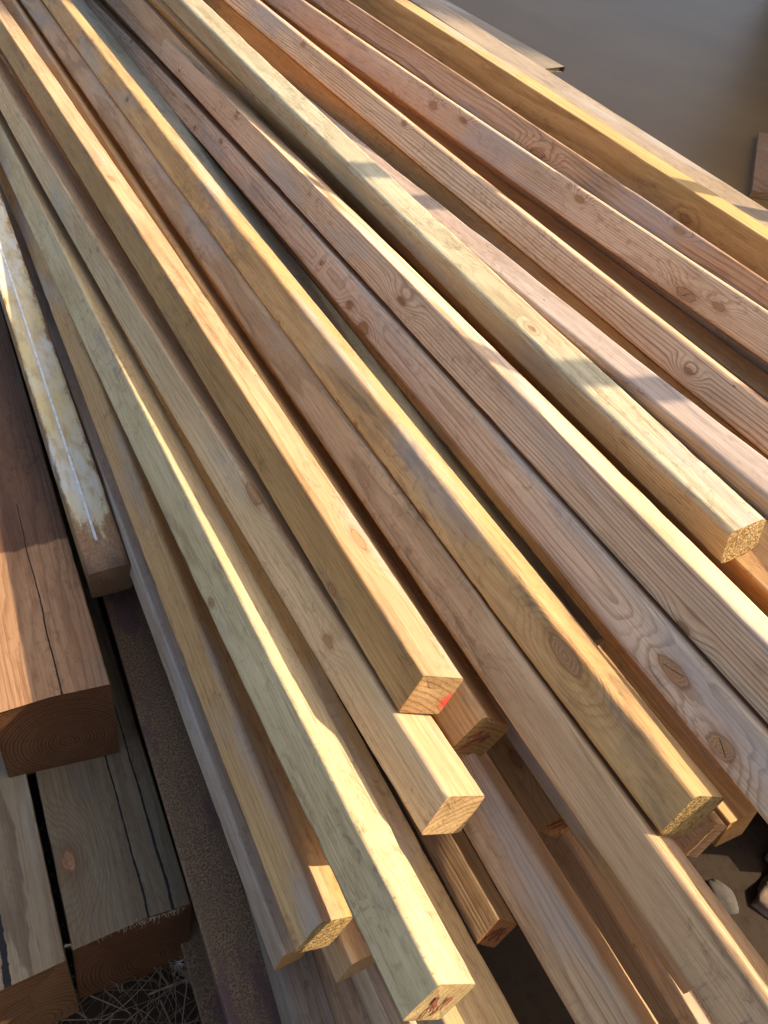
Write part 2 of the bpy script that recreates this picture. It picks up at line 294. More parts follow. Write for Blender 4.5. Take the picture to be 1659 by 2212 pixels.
def timber(name, f, mat, end_mat, yfar, label, cat, group, r=0.004, wob=0.0007, end_name='sawn_end', wane=None, seed=0, step=0.014):
    w, h, yn, sa, sb = f[7], f[8], f[9], f[10], f[11]
    roll = R(f[6]); prof = profile(w, h, r)
    ys = [yn]; s = step * 0.5
    while ys[-1] < yfar:
        ys.append(min(yfar, ys[-1] + s)); s = min(0.10, s * 1.018)
    c0 = centre(f, yn); root = empty(name, (c0[0], yn, c0[1]))
    tag(root, label, cat, group)
    def ring(bm, lay, y, k):
        cx, cz = centre(f, y); vs_ = []
        for i, (u, v) in enumerate(prof):
            yy = y
            if k == 0: yy += sa * u / (w / 2) + sb * v / (h / 2)
            d = wob * (0.45 * noise.noise(Vector((u * 60 + seed, y * 5, v * 60))) + 0.45 * noise.noise(Vector((u * 90 + seed, y * 60, v * 90))))
            if abs(u) > w * 0.4 and abs(v) > h * 0.4:   # knocks and chips along the arris
                ci = (u > 0) * 2 + (v > 0)
                d -= wob * 3.0 * max(0.0, noise.noise(Vector((seed + ci * 7.3, y * 26, 3.0))) - 0.22) + wob * 1.2 * max(0.0, noise.noise(Vector((seed - ci * 3.1, y * 6, 8.0))) - 0.25)
            q = 1 + d / (max(w, h) / 2)
            uu, vv = u * q, v * q
            if wane:                                  # bark-side corner missing in waves
                su, sv, amt = wane
                if u * su > w * 0.3 and v * sv > h * 0.3:
                    a = amt * max(0.0, 0.35 + noise.noise(Vector((seed, y * 2.3, 1.0))) + 0.4 * noise.noise(Vector((seed, y * 9, 5.0))))
                    uu -= su * a; vv -= sv * a
            x = cx + uu * math.cos(roll) + vv * math.sin(roll); z = cz - uu * math.sin(roll) + vv * math.cos(roll)
            p = bm.verts.new((x - c0[0], yy - yn, z - c0[1])); p[lay] = Vector((uu, yy, vv)); vs_.append(p)
        return vs_
    bm = bmesh.new(); lay = bm.verts.layers.float_vector.new('wood')
    rings = [ring(bm, lay, y, k) for k, y in enumerate(ys)]
    n = len(prof)
    for a, b in zip(rings, rings[1:]):
        for i in range(n): bm.faces.new((a[i], a[(i+1) % n], b[(i+1) % n], b[i])).smooth = (i + 1) % 4 != 0   # flat sawn faces, rounded arrises only
    bm.faces.new(rings[-1])
    bmesh.ops.recalc_face_normals(bm, faces=bm.faces)
    obj('board' if cat == 'board' else 'shaft', bm, mat, root, None)
    bm = bmesh.new(); lay = bm.verts.layers.float_vector.new('wood')
    v0 = ring(bm, lay, yn, 0)
    # the saw face: inner loops so that it can be a little torn and uneven
    cen = sum((v.co for v in v0), Vector()) / n; loops = [v0]; rg = random.Random(seed + 5)
    for t in (0.93, 0.7, 0.4):
        lp = []
        for v in v0:
            p = bm.verts.new(cen.lerp(v.co, t) + Vector((0, rg.uniform(-0.0007, 0.0004), 0))); wv = v[lay]
            p[lay] = Vector((wv.x * t, wv.y, wv.z * t)); lp.append(p)
        loops.append(lp)
    for a, b in zip(loops, loops[1:]):
        for i in range(n): bm.faces.new((a[(i+1) % n], a[i], b[i], b[(i+1) % n]))
    bm.faces.new(loops[-1][::-1])
    bmesh.ops.recalc_face_normals(bm, faces=bm.faces)
    for fc in bm.faces:
        if fc.normal.y > 0: fc.normal_flip()
    obj(end_name, bm, end_mat, root, True)
    return root
# ---------------- ground ----------------
def ground_mat():
    g = NT('yard_earth'); tc = g.new('ShaderNodeTexCoord').outputs['Object']
    n1 = g.noise(tc, 0.9, 5.0, 0.6); n2 = g.noise(tc, 60, 6.0, 0.7); n3 = g.noise(tc, 320, 3.0, 0.7)
    c = g.mix(g.mapr(n1, 0.35, 0.65), (0.028, 0.019, 0.012), (0.045, 0.031, 0.020))
    c = g.mix(g.mapr(n2, 0.45, 0.7, 0, 0.5), c, (0.015, 0.010, 0.007))
    g.l.new(c, g.b.inputs['Base Color']); g.b.inputs['Roughness'].default_value = 0.95
    g.b.inputs['Specular IOR Level'].default_value = 0.1
    g.l.new(g.bump(g.math('ADD', n2, g.math('MULTIPLY', n3, 0.4)), 0.25, 0.004), g.b.inputs['Normal'])
    return g.m
bm = bmesh.new(); bmesh.ops.create_grid(bm, x_segments=8, y_segments=8, size=400)
gnd = obj('ground', bm, ground_mat()); gnd['kind'] = 'structure'; gnd.location.z = GZ
def slab_mat():
    g = NT('yard_paving'); tc = g.new('ShaderNodeTexCoord').outputs['Object']
    n1 = g.noise(tc, 0.7, 4.0, 0.6); n2 = g.noise(tc, 70, 5.0, 0.7)
    c = g.mix(g.mapr(n1, 0.35, 0.65), (0.150, 0.080, 0.022), (0.185, 0.104, 0.032))
    c = g.mix(g.mapr(n2, 0.35, 0.7, 0, 0.25), c, (0.09, 0.05, 0.022))
    g.l.new(c, g.b.inputs['Base Color']); g.b.inputs['Roughness'].default_value = 0.42
    g.b.inputs['Specular IOR Level'].default_value = 0.07
    g.l.new(g.bump(n2, 0.2, 0.003), g.b.inputs['Normal']); return g.m
bm = bmesh.new(); bmesh.ops.create_cube(bm, size=1); bmesh.ops.scale(bm, vec=(38, 60, 0.03), verts=bm.verts)
bmesh.ops.translate(bm, vec=(2.2 + 19, 15, 0.014 + GZ), verts=bm.verts)
yard = obj('paved_yard', bm, slab_mat()); yard['kind'] = 'structure'

# ---------------- timber colours (early wood, late wood) ----------------
PALE = ((0.58, 0.395, 0.205), (0.41, 0.245, 0.105)); TAN = ((0.62, 0.37, 0.15), (0.41, 0.22, 0.075))
PINK = ((0.74, 0.53, 0.33), (0.41, 0.235, 0.12)); GREEN = ((0.60, 0.47, 0.25), (0.43, 0.32, 0.15))
YELL = ((0.60, 0.38, 0.14), (0.34, 0.18, 0.05)); BROWN = ((0.60, 0.39, 0.20), (0.35, 0.205, 0.095))
GREYW = ((0.47, 0.36, 0.26), (0.31, 0.215, 0.14)); KNOTTY = ((0.74, 0.55, 0.36), (0.43, 0.27, 0.15))
DARK = ((0.22, 0.125, 0.065), (0.12, 0.065, 0.032))
def B(key, pal, label, group=None, yfar=4.9, r=0.003, name='timber_batten', cat='batten', endpal=None, wane=None, wob=0.0007, paint=None, torn=0.15, **k):
    sd_ = float(sum(map(ord, key)) % 37) + len(key)
    kn = [q[:4] for q in KNOTS.get(key, ())]
    m_ = wood(key.lower() + '_wood', pal[0], pal[1], seed=sd_, knots=kn, **k)
    ek = dict(k); ek.pop('cracks', None); ek.pop('xline', None); ek.pop('tint', None)
    ek['grey'] = 0.0; ek['warp'] = 0.002; ek['fuzz'] = 1.6; ek['freq'] = k.get('freq', 260) * 0.8
    ep = endpal or (tuple(x * 0.86 for x in pal[0]), tuple(x * 0.8 for x in pal[1]))
    e_ = wood(key.lower() + '_end_grain', ep[0], ep[1], seed=sd_ + 2, end=True, torn=torn, paint=paint, **ek)
    return timber(name, FIT[key], m_, e_, yfar, label, cat, group or 'long square battens heaped in the stack', r=r, wane=wane, wob=wob, seed=sd_)

T_ = {}
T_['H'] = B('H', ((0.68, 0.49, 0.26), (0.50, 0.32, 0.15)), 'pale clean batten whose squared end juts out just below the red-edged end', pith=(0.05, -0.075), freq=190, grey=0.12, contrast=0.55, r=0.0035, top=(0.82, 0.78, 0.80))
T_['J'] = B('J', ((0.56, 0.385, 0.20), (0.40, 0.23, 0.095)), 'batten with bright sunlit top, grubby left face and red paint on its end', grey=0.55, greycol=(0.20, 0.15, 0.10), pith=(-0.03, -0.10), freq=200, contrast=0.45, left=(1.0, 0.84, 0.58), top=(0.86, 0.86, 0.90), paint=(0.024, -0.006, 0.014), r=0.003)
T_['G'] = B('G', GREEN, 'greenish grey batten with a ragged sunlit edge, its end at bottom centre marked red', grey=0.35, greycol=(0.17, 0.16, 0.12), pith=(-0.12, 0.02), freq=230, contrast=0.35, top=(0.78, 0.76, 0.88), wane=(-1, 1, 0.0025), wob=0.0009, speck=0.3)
T_['K'] = B('K', TAN, 'tan batten under the red-edged one, its dark torn end scrawled with red', grey=0.35, pith=(0.02, -0.09), freq=220, contrast=0.5, endpal=((0.36, 0.22, 0.08), (0.24, 0.13, 0.045)), r=0.005)
T_['N'] = B('N', BROWN, 'long brown batten running between the pale ends down to the bottom right corner', grey=0.25, pith=(0.11, 0.0), freq=230, contrast=0.6, r=0.006, greycol=(0.17, 0.13, 0.10))
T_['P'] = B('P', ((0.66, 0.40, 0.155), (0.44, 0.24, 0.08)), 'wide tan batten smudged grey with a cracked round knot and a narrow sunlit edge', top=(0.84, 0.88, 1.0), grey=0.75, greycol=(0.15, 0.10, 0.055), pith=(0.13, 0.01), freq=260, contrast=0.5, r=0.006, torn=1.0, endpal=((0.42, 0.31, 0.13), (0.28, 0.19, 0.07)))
T_['Q'] = B('Q', KNOTTY, 'knotty light batten with swirling grain round two dark oval knots', pith=(-0.035, 0.004), freq=210, contrast=0.6, r=0.005, warp=0.008, grey=0.05)
T_['R'] = B('R', PINK, 'pinkish batten with strong straight stripes of grain and a bright right edge', pith=(-0.015, -0.085), freq=230, contrast=0.85, r=0.003, warp=0.005)
T_['S'] = B('S', ((0.55, 0.48, 0.30), (0.33, 0.26, 0.135)), 'raised greenish batten on top of the heap, crossed by two shadows, rough sawn end', yfar=3.24, grey=0.1, pith=(0.02, -0.14), freq=200, contrast=0.55, r=0.007, wob=0.0010, fuzz=1.3, torn=1.0, endpal=((0.60, 0.46, 0.22), (0.44, 0.31, 0.13)), speck=0.2)
T_['T'] = B('T', ((0.48, 0.38, 0.30), (0.31, 0.225, 0.17)), 'weathered lavender grey batten with a split edge beside the raised greenish one', grey=0.35, greycol=(0.30, 0.27, 0.25), pith=(0.03, -0.10), freq=210, contrast=0.4, r=0.007, wob=0.0009, wane=(1, 1, 0.002))
T_['S2'] = B('S2', TAN, 'tan batten showing just under the rough sawn end of the raised greenish batten', grey=0.15, pith=(0.0, -0.1), freq=220, contrast=0.5)
T_['U'] = B('U', PINK, 'pinkish batten with wavy grain and one cracked round knot, right of the weathered grey batten', pith=(0.02, -0.055), freq=230, contrast=0.85, r=0.006, warp=0.007, tint=(1.0, 0.84, 0.78))
T_['V'] = B('V', TAN, 'grubby tan batten sunk in the slot between two pinkish ones', grey=0.5, greycol=(0.18, 0.12, 0.07), pith=(0.0, -0.1), freq=220, contrast=0.3)
T_['W'] = B('W', PINK, 'pinkish batten with a bright edge and a reddish knot cluster, third from the brown yard', pith=(-0.05, -0.075), freq=300, contrast=0.7, r=0.005)
T_['X'] = B('X', ((0.56, 0.345, 0.19), (0.31, 0.15, 0.07)), 'reddish batten with a large splintered knot next to the yellow one', pith=(0.05, -0.055), freq=230, contrast=0.8, r=0.004, warp=0.007)
T_['Y'] = B('Y', YELL, 'golden yellow batten with faint curved grain on its deep side, far right of the heap', pith=(0.06, 0.05), freq=70, contrast=0.45, r=0.003, warp=0.01)
T_['B3'] = B('B3', TAN, 'tan batten left of the greenish one, its slanting rough end half in the sun', grey=0.3, greycol=(0.2, 0.17, 0.13), pith=(0.05, -0.1), freq=200, contrast=0.4, r=0.006, torn=0.9, endpal=((0.52, 0.38, 0.17), (0.36, 0.24, 0.10)))
LOW = 'battens lying lower down inside the stack'
T_['C2'] = B('C2', BROWN, 'close-grained brown batten below the pale squared end, sliver of sun on its edge', LOW, yfar=3, grey=0.15, pith=(-0.1, -0.02), freq=420, contrast=0.6, r=0.006)
T_['C4'] = B('C4', ((0.52, 0.34, 0.14), (0.34, 0.18, 0.06)), 'yellow batten under the greenish one, streak of sun along its lower end', LOW, yfar=1.4, grey=0.1, pith=(0.06, 0.05), freq=90, contrast=0.3)
T_['C1'] = B('C1', TAN, 'shaded batten with one small knot, its red-marked end left of the long brown batten', LOW, yfar=3, pith=(0.05, 0.1), freq=200, contrast=0.5, grey=0.1, endpal=((0.40, 0.22, 0.09), (0.28, 0.14, 0.05)))
T_['C3'] = B('C3', BROWN, 'dark brown batten deep in the gap, red scrawl on its end, beside the close-grained one', LOW, yfar=3, pith=(0.05, 0.1), freq=300, contrast=0.5, endpal=((0.40, 0.20, 0.08), (0.28, 0.13, 0.05)))
T_['C5'] = B('C5', BROWN, 'dark brown batten in shade right of the close-grained one', LOW, yfar=3, pith=(0.0, 0.1), freq=200, contrast=0.4)
T_['C6'] = B('C6', YELL, 'golden batten ending under the long brown batten near the bottom right', LOW, yfar=2, pith=(0.06, 0.05), freq=90, contrast=0.3)
T_['C7'] = B('C7', PINK, 'short-looking batten end catching sun under the grey-smudged batten, bottom right gap', LOW, yfar=2.5, pith=(0.02, -0.09), contrast=0.5, endpal=((0.52, 0.36, 0.22), (0.36, 0.20, 0.11)))
T_['C8'] = B('C8', TAN, 'tan batten end in shade, second one in the bottom right gap, hung with cobweb', LOW, yfar=2.5, pith=(0.02, -0.09), contrast=0.5)
T_['C10'] = B('C10', BROWN, 'tan batten whose shaded end pokes out between the rough end and the greenish batten', LOW, yfar=2.5, grey=0.2, pith=(0.02, -0.09), contrast=0.4)
T_['PQ'] = B('PQ', ((0.44, 0.45, 0.33), (0.30, 0.30, 0.21)), 'blue-stained greenish batten in the slot left of the knotty one', LOW, yfar=4.6, grey=0.5, greycol=(0.10, 0.12, 0.12), pith=(0.1, 0.0), freq=200, contrast=0.3)
T_['B1'] = B('B1', ((0.27, 0.21, 0.15), (0.17, 0.12, 0.08)), 'weathered grey batten along the rusty flange at the bottom left edge of the heap', LOW, yfar=3, grey=0.9, greycol=(0.17, 0.15, 0.13), pith=(0.1, 0.0), freq=260, contrast=0.5)
T_['B2'] = B('B2', GREYW, 'thin pale batten with a splintered orange end, second from the rusty flange', LOW, yfar=3, pith=(0.02, -0.05), contrast=0.4, endpal=((0.42, 0.25, 0.10), (0.30, 0.16, 0.06)))
T_['B4'] = B('B4', PINK, 'pink-faced batten leaving the picture at the bottom beneath the slanting rough end', LOW, yfar=2, pith=(0.02, -0.075), contrast=0.5)
T_['C12'] = B('C12', PINK, 'lavender batten beside a black gap at the bottom edge, left of the red-marked greenish end', LOW, yfar=2, pith=(0.02, -0.075), contrast=0.4)
T_['Z'] = B('Z', ((0.36, 0.28, 0.185), (0.24, 0.17, 0.105)), 'flat grey board lying outermost along the golden yellow batten', 'grey boards at the outer edge of the stack', name='flat_board', cat='board', yfar=4.2, grey=0.7, greycol=(0.20, 0.16, 0.10), pith=(0, -0.2), freq=200, contrast=0.3, r=0.002)

T_['AA'] = B('AA', ((0.30, 0.24, 0.16), (0.20, 0.15, 0.09)), 'short grey board with a slanting end beyond the golden yellow batten, at the top', 'grey boards at the outer edge of the stack', name='flat_board', cat='board', yfar=3.6, grey=0.7, greycol=(0.22, 0.18, 0.12), pith=(0, -0.2), freq=200, contrast=0.2, r=0.002)
for i_, (k_, dx_, dz_, yn_, t_) in enumerate(FILL):
    q_ = list(FIT[k_]); q_[0] += dx_; q_[1] += dz_; q_[6] = 20; q_[7] = q_[8] = 0.047; q_[9] = yn_; q_[10] = q_[11] = 0.001
    FIT['F%d' % i_] = tuple(q_)
    T_['F%d' % i_] = B('F%d' % i_, TAN if i_ % 2 else BROWN, t_, LOW, yfar=4.2, pith=(0.03, -0.09), contrast=0.4)

# ---------------- thick timbers at the left ----------------
TG = 'thick sawn timbers piled at the left'
TB = ((0.33, 0.185, 0.090), (0.19, 0.095, 0.042)); TG_ = ((0.17, 0.128, 0.072), (0.105, 0.070, 0.036)); TE = ((0.115, 0.050, 0.019), (0.030, 0.012, 0.006))
T_['L1'] = B('L1', TB, 'thick brown timber lying on top of the others, strip of sun down its left side', TG, name='thick_timber', cat='timber', yfar=2.6, r=0.002, pith=(0.01, -0.02), freq=300, contrast=0.6, grey=0.05, endpal=TE, cracks=((0.012, 0.05, 0.3, 0.88, 0.0012),), xline=0.79, speck=0.1)
T_['L2'] = B('L2', TG_, 'thick grey-green timber with two long drying cracks and a round knot, lower centre left', TG, name='thick_timber', cat='timber', yfar=2.6, r=0.002, pith=(0.02, -0.03), freq=260, contrast=0.5, grey=0.55, greycol=(0.12, 0.10, 0.078), endpal=TE, cracks=((0.018, 0.05, 0.25, 0.75, 0.0012), (0.046, 0.05, 0.25, 0.6, 0.0018)), speck=0.1)
T_['L3'] = B('L3', ((0.21, 0.165, 0.10), (0.115, 0.08, 0.045)), 'thick timber in the bottom left corner with broad streaky grain and a split end', TG, name='thick_timber', cat='timber', yfar=2.6, r=0.002, pith=(0.03, -0.05), freq=160, contrast=0.8, grey=0.1, endpal=((0.15, 0.08, 0.036), (0.08, 0.038, 0.016)), cracks=((0.012, 0.05, 0.2, 0.7, 0.004),), speck=0.1)

# ---------------- steel ----------------
def rust_mat(name, paint, cover, dark=False, rust_shade_end=None):
    g = NT(name); at = g.new('ShaderNodeAttribute', attribute_name='wood').outputs['Vector']
    n2 = g.noise(at, 420, 4.0, 0.7); n3 = g.noise(g.vec('MULTIPLY', at, (1, .4, 1)), 18, 5.0, 0.6); n4 = g.noise(g.vec('MULTIPLY', at, (1, .3, 1)), 75, 5.0, 0.7)
    sx = g.new('ShaderNodeSeparateXYZ'); g.l.new(at, sx.inputs[0])
    if dark:
        c = g.mix(g.mapr(n2, 0.40, 0.6), (0.07, 0.036, 0.017), (0.24, 0.135, 0.056)); c = g.mix(g.mapr(n4, 0.4, 0.65, 0, 0.6), c, (0.13, 0.075, 0.036))
        c = g.mix(g.mapr(n3, 0.5, 0.62, 0, 0.8), c, (0.085, 0.036, 0.034)); msk = n2
    else:
        rc = g.mix(g.mapr(n2, 0.35, 0.65), (0.15, 0.060, 0.020), (0.36, 0.17, 0.055))
        pc = g.mix(g.mapr(n3, 0.35, 0.65), paint, (0.58, 0.54, 0.42)); pc = g.mix(g.mapr(n4, 0.42, 0.68, 0, 0.75), pc, (0.42, 0.28, 0.10))
        w_ = g.math('ADD', g.mapr(sx.outputs[0], 0.010, 0.027, 0.0, 0.20), g.mapr(sx.outputs[0], -0.018, -0.027, 0.0, 0.22))
        if rust_shade_end: w_ = g.math('ADD', w_, g.mapr(sx.outputs[1], rust_shade_end + 0.14, rust_shade_end + 0.02, 0.0, 0.34))
        msk = g.mapr(g.math('ADD', g.math('MULTIPLY_ADD', n2, 0.30, g.math('MULTIPLY', n4, 0.7)), w_), cover, cover + 0.14, 0, 0.9)
        c = g.mix(msk, pc, rc)
        if rust_shade_end: c = g.mix(g.mapr(g.math('MULTIPLY_ADD', n3, 0.1, sx.outputs[1]), rust_shade_end + 0.10, rust_shade_end + 0.05, 0, 0.75), c, (0.045, 0.022, 0.010))  # rusted near end, darkened further in colour as shadow of the heap
    g.l.new(c, g.b.inputs['Base Color']); g.b.inputs['Roughness'].default_value = 0.6 if not dark else 0.8
    g.l.new(g.bump(g.math('ADD', msk, n2), 0.6, 0.0006), g.b.inputs['Normal']); return g.m
def plain(name, c, rough=0.6):
    g = NT(name); n = g.noise(g.new('ShaderNodeTexCoord').outputs['Object'], 90, 8.0, 0.75)
    g.l.new(g.mix(g.mapr(n, 0.35, 0.7), c, tuple(x * 0.6 for x in c)), g.b.inputs['Base Color']); g.b.inputs['Roughness'].default_value = rough
    g.l.new(g.bump(n, 0.4, 0.0006), g.b.inputs['Normal']); return g.m
def bar(name, f, w, h, du, dv, mat, root, y0, y1, r=0.002, org=None):
    """length of steel section w x h, offset (du,dv) from the fitted axis"""
    bm = bmesh.new(); lay = bm.verts.layers.float_vector.new('wood'); prof = profile(w, h, r, 2); roll = R(f[6]); rings = []
    ys = [y0 + (y1 - y0) * i / 60 for i in range(61)]
    for y in ys:
        cx, cz = centre(f, y); rg_ = []
        for u, v in prof:
            uu, vv = u + du, v + dv
            p = bm.verts.new((cx + uu * math.cos(roll) + vv * math.sin(roll) - org[0], y - org[1], cz - uu * math.sin(roll) + vv * math.cos(roll) - org[2]))
            p[lay] = Vector((uu, y, vv)); rg_.append(p)
        rings.append(rg_)
    n = len(prof)
    for a, b in zip(rings, rings[1:]):
        for i in range(n): bm.faces.new((a[i], a[(i+1) % n], b[(i+1) % n], b[i]))
    bm.faces.new(rings[0]); bm.faces.new(rings[-1])
    bmesh.ops.recalc_face_normals(bm, faces=bm.faces)
    return obj(name, bm, mat, root, False)
cream = rust_mat('cream_paint_rusting', (0.60, 0.46, 0.20), 0.62, rust_shade_end=M1_END); rusty = rust_mat('brown_rust', (0.3, 0.2, 0.1), 0.3, True)
f = FIT['M1']; org = (centre(f, 0.62)[0], 0.62, centre(f, 0.62)[1])
r_ = tag(empty('steel_bar', org), 'cream painted steel bar peeling to rust, half sunlit, left of the heap', 'steel bar')
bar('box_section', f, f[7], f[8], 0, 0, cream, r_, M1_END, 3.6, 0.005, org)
bar('weld_seam', f, 0.0035, 0.0016, -0.004, f[8] / 2 + 0.0006, plain('scraped_white_paint', (0.75, 0.74, 0.70)), r_, M1_END + 0.05, 3.5, 0.0006, org)
f = FIT['M2']; org = (centre(f, 0.3)[0], -0.3, centre(f, 0.3)[1])
r_ = tag(empty('steel_girder', org), 'rusty brown steel girder lying lowest between thick timbers and battens', 'girder')
bar('top_flange', f, 0.056, 0.009, 0.0, f[8] / 2 - 0.0045, rusty, r_, -0.45, 2.6, 0.002, org)
bar('web', f, 0.007, 0.16, 0.0, f[8] / 2 - 0.0895, rusty, r_, -0.45, 2.6, 0.001, org)
bar('bottom_flange', f, 0.056, 0.009, 0.0, f[8] / 2 - 0.1745, rusty, r_, -0.45, 2.6, 0.002, org)

# ---------------- rack stakes that stand outside the frame and throw the two bands ----------------
def stake(x, y, label):
    r0 = tag(empty('rack_stake', (x, y, GZ)), label, 'stake', 'upright stakes of the rack')
    bm = bmesh.new(); lay = bm.verts.layers.float_vector.new('wood'); prof = profile(0.05, 0.05, 0.004, 2); rings = []
    ca, sa = math.cos(STAKE_A), math.sin(STAKE_A)
    for i in range(21):
        z = 1.97 * i / 20; rg_ = []
        for u, v in prof:
            p = bm.verts.new((u * ca - v * sa, u * sa + v * ca, z)); p[lay] = Vector((u, z, v)); rg_.append(p)
        rings.append(rg_)
    n = len(prof)
    for a, b in zip(rings, rings[1:]):
        for i in range(n): bm.faces.new((a[i], a[(i+1) % n], b[(i+1) % n], b[i]))
    bm.faces.new(rings[0]); bm.faces.new(rings[-1]); bmesh.ops.recalc_face_normals(bm, faces=bm.faces)
    obj('post', bm, rusty, r0)
    bm = bmesh.new(); bmesh.ops.create_cube(bm, size=1); bmesh.ops.scale(bm, vec=(0.14, 0.14, 0.012), verts=bm.verts); bmesh.ops.translate(bm, vec=(0, 0, 0.006), verts=bm.verts)
    obj('base_plate', bm, rusty, r0)
STAKE_A = math.atan2(-0.47, 0.883)
stake(STAKE_X, 0.53 - 0.532 * (STAKE_X - 0.662), 'rusty upright stake just outside the right of the frame, nearer the viewer')
stake(STAKE_X, 1.082 - 0.532 * (STAKE_X - 0.655), 'rusty upright stake just outside the right of the frame, farther back')

# ---------------- unseen tall shed added to shade the yard and the far ends ----------------
def box(bm, x0, x1, y0, y1, z0, z1):
    g_ = bmesh.ops.create_cube(bm, size=1)['verts']
    bmesh.ops.scale(bm, vec=(x1-x0, y1-y0, z1-z0), verts=g_); bmesh.ops.translate(bm, vec=((x0+x1)/2, (y0+y1)/2, (z0+z1)/2), verts=g_)
SX = 12.0; SY = 2.43 - 0.532 * SX
sh = tag(empty('shade_shed', (SX, SY, GZ)), 'tall brown shed outside the frame, added to shade the yard and far ends', 'shed')
bm = bmesh.new(); box(bm, 0, 8, 0, 13, 0, 14.5); obj('wall', bm, plain('shed_boards', (0.16, 0.10, 0.065)), sh)
bm = bmesh.new()
vv = [bm.verts.new(p) for p in ((-0.4, 0, 14.504), (8.4, 0, 14.504), (4, 0, 17), (-0.4, 13.3, 14.504), (8.4, 13.3, 14.504), (4, 13.3, 17))]
for q in ((0, 1, 2), (3, 5, 4), (0, 2, 5, 3), (2, 1, 4, 5), (0, 3, 4, 1)): bm.faces.new([vv[i] for i in q])
obj('roof', bm, plain('shed_roof', (0.07, 0.06, 0.06)), sh)
bm = bmesh.new(); box(bm, -0.06, -0.003, 4, 8, 0, 4); obj('door', bm, plain('shed_door', (0.10, 0.07, 0.05)), sh)

# ---------------- rubble on the ground under the open end ----------------
STG = 'stones and broken brick on the ground'
def stone(name, x, y, sx, sy, sz, c, label, cat, sd_, brick=False):
    r0 = tag(empty(name, (x, y, GZ)), label, cat, STG); rg = random.Random(sd_)
    bm = bmesh.new(); bmesh.ops.create_icosphere(bm, subdivisions=4, radius=1.0)
    for v in bm.verts:
        p = v.co.copy()
        if brick: p = Vector([max(-0.62, min(0.62, q)) / 0.62 for q in p])
        p *= 1 + 0.16 * noise.noise(p * 1.6 + Vector((sd_, 0, 0))) + 0.05 * noise.noise(p * 6 + Vector((0, sd_, 0)))
        v.co = Vector((p.x * sx, p.y * sy, max(-0.004, p.z * sz + sz * 0.75)))
    bmesh.ops.rotate(bm, verts=bm.verts, matrix=Matrix.Rotation(rg.uniform(0, 3.1), 3, 'Z'))
    obj('chunk', bm, plain(name + '_face', c, 0.9), r0, True)
for q in STONES: stone(*q)
for i_, (x_, z_) in enumerate(((1.13, 0.14), (1.31, 0.14), (1.22, 0.31), (1.22, 0.485))):  # unseen timbers added to keep low sun off the ground gap
    FIT['G%d' % i_] = (x_, z_, 0.0, 0.0, 0, 0, 0, 0.16, 0.165, -0.02 - 0.01 * i_, 0.001, 0.001)
    B('G%d' % i_, TB, ('unseen low timber added to block sun under the right of the heap, inner one', 'unseen low timber added to block sun under the right of the heap, outer one', 'unseen thick timber bridging the two low ones, added to block sun', 'topmost unseen timber added to block sun under the heap')[i_], 'unseen thick timbers added to keep sun off the ground', name='thick_timber', cat='timber', yfar=3.0, r=0.003, pith=(0.01, -0.02), freq=300, endpal=TE)

# ---------------- dead grass, twig, leaf and thistledown in the bottom left gap ----------------
rg = random.Random(11)
bm = bmesh.new()
def strand(bm, pts, w):
    prev = None
    for i, p in enumerate(pts):
        ww = w * (1 - 0.75 * i / len(pts)); d = (pts[min(i+1, len(pts)-1)] - pts[max(i-1, 0)]).normalized()
        s1 = d.cross(Vector((0, 0, 1))); s1 = s1.normalized() if s1.length > 1e-4 else Vector((1, 0, 0)); s2 = d.cross(s1)
        rg_ = [bm.verts.new(p + s1 * ww), bm.verts.new(p - s1 * ww * 0.5 + s2 * ww * 0.8), bm.verts.new(p - s1 * ww * 0.5 - s2 * ww * 0.8)]
        if prev:
            for k in range(3): bm.faces.new((prev[k], prev[(k+1) % 3], rg_[(k+1) % 3], rg_[k]))
        prev = rg_
def grass_patch(bm, n, x0, x1, y0, y1):
    for _ in range(n):
        p = Vector((rg.uniform(x0, x1), rg.uniform(y0, y1), rg.uniform(0.002, 0.04) + GZ)); a = rg.uniform(0, 6.28); L = rg.uniform(0.05, 0.17)
        k = rg.choice((0, 0, 1)) * rg.uniform(-0.9, 0.9); up = rg.uniform(-0.1, 0.35); pts = []
        for i in range(9):
            t = i / 8; pts.append(p + Vector((math.cos(a + k * t) * L * t, math.sin(a + k * t) * L * t, up * L * t * (1.3 - t))))
        strand(bm, pts, rg.choice((0.0003, 0.0005, 0.0008, 0.0016)))
grass_patch(bm, 900, -0.15, 0.35, 0.1, 0.5)
go = obj('dead_grass', bm, plain('straw', (0.17, 0.11, 0.06), 0.8)); tag(go, 'tangle of dead grass stalks on dark soil at the bottom left', 'grass', kind='stuff')
def twig(pts, w, label):
    r0 = tag(empty('twig', pts[0]), label, 'twig'); bm = bmesh.new(); P_ = [Vector(p) - Vector(pts[0]) for p in pts]; Q_ = []
    for a, b in zip(P_, P_[1:]):
        for t in range(6): Q_.append(a.lerp(b, t / 6) + Vector((rg.uniform(-1, 1), rg.uniform(-1, 1), rg.uniform(-1, 1))) * w * 0.25)
    strand(bm, Q_, w); obj('stem', bm, plain('twig_bark', (0.17, 0.10, 0.05), 0.8), r0, True)
    bm = bmesh.new(); m_ = Q_[4]
    strand(bm, [m_, m_ + Vector((0.008, 0.004, 0.006)), m_ + Vector((0.012, 0.012, 0.010))], w * 0.6); obj('side_shoot', bm, plain('shoot_bark', (0.22, 0.14, 0.08), 0.8), r0, True)
twig(TWIG, 0.0042, 'knobbly brown twig lying in the dead grass below the timber end')
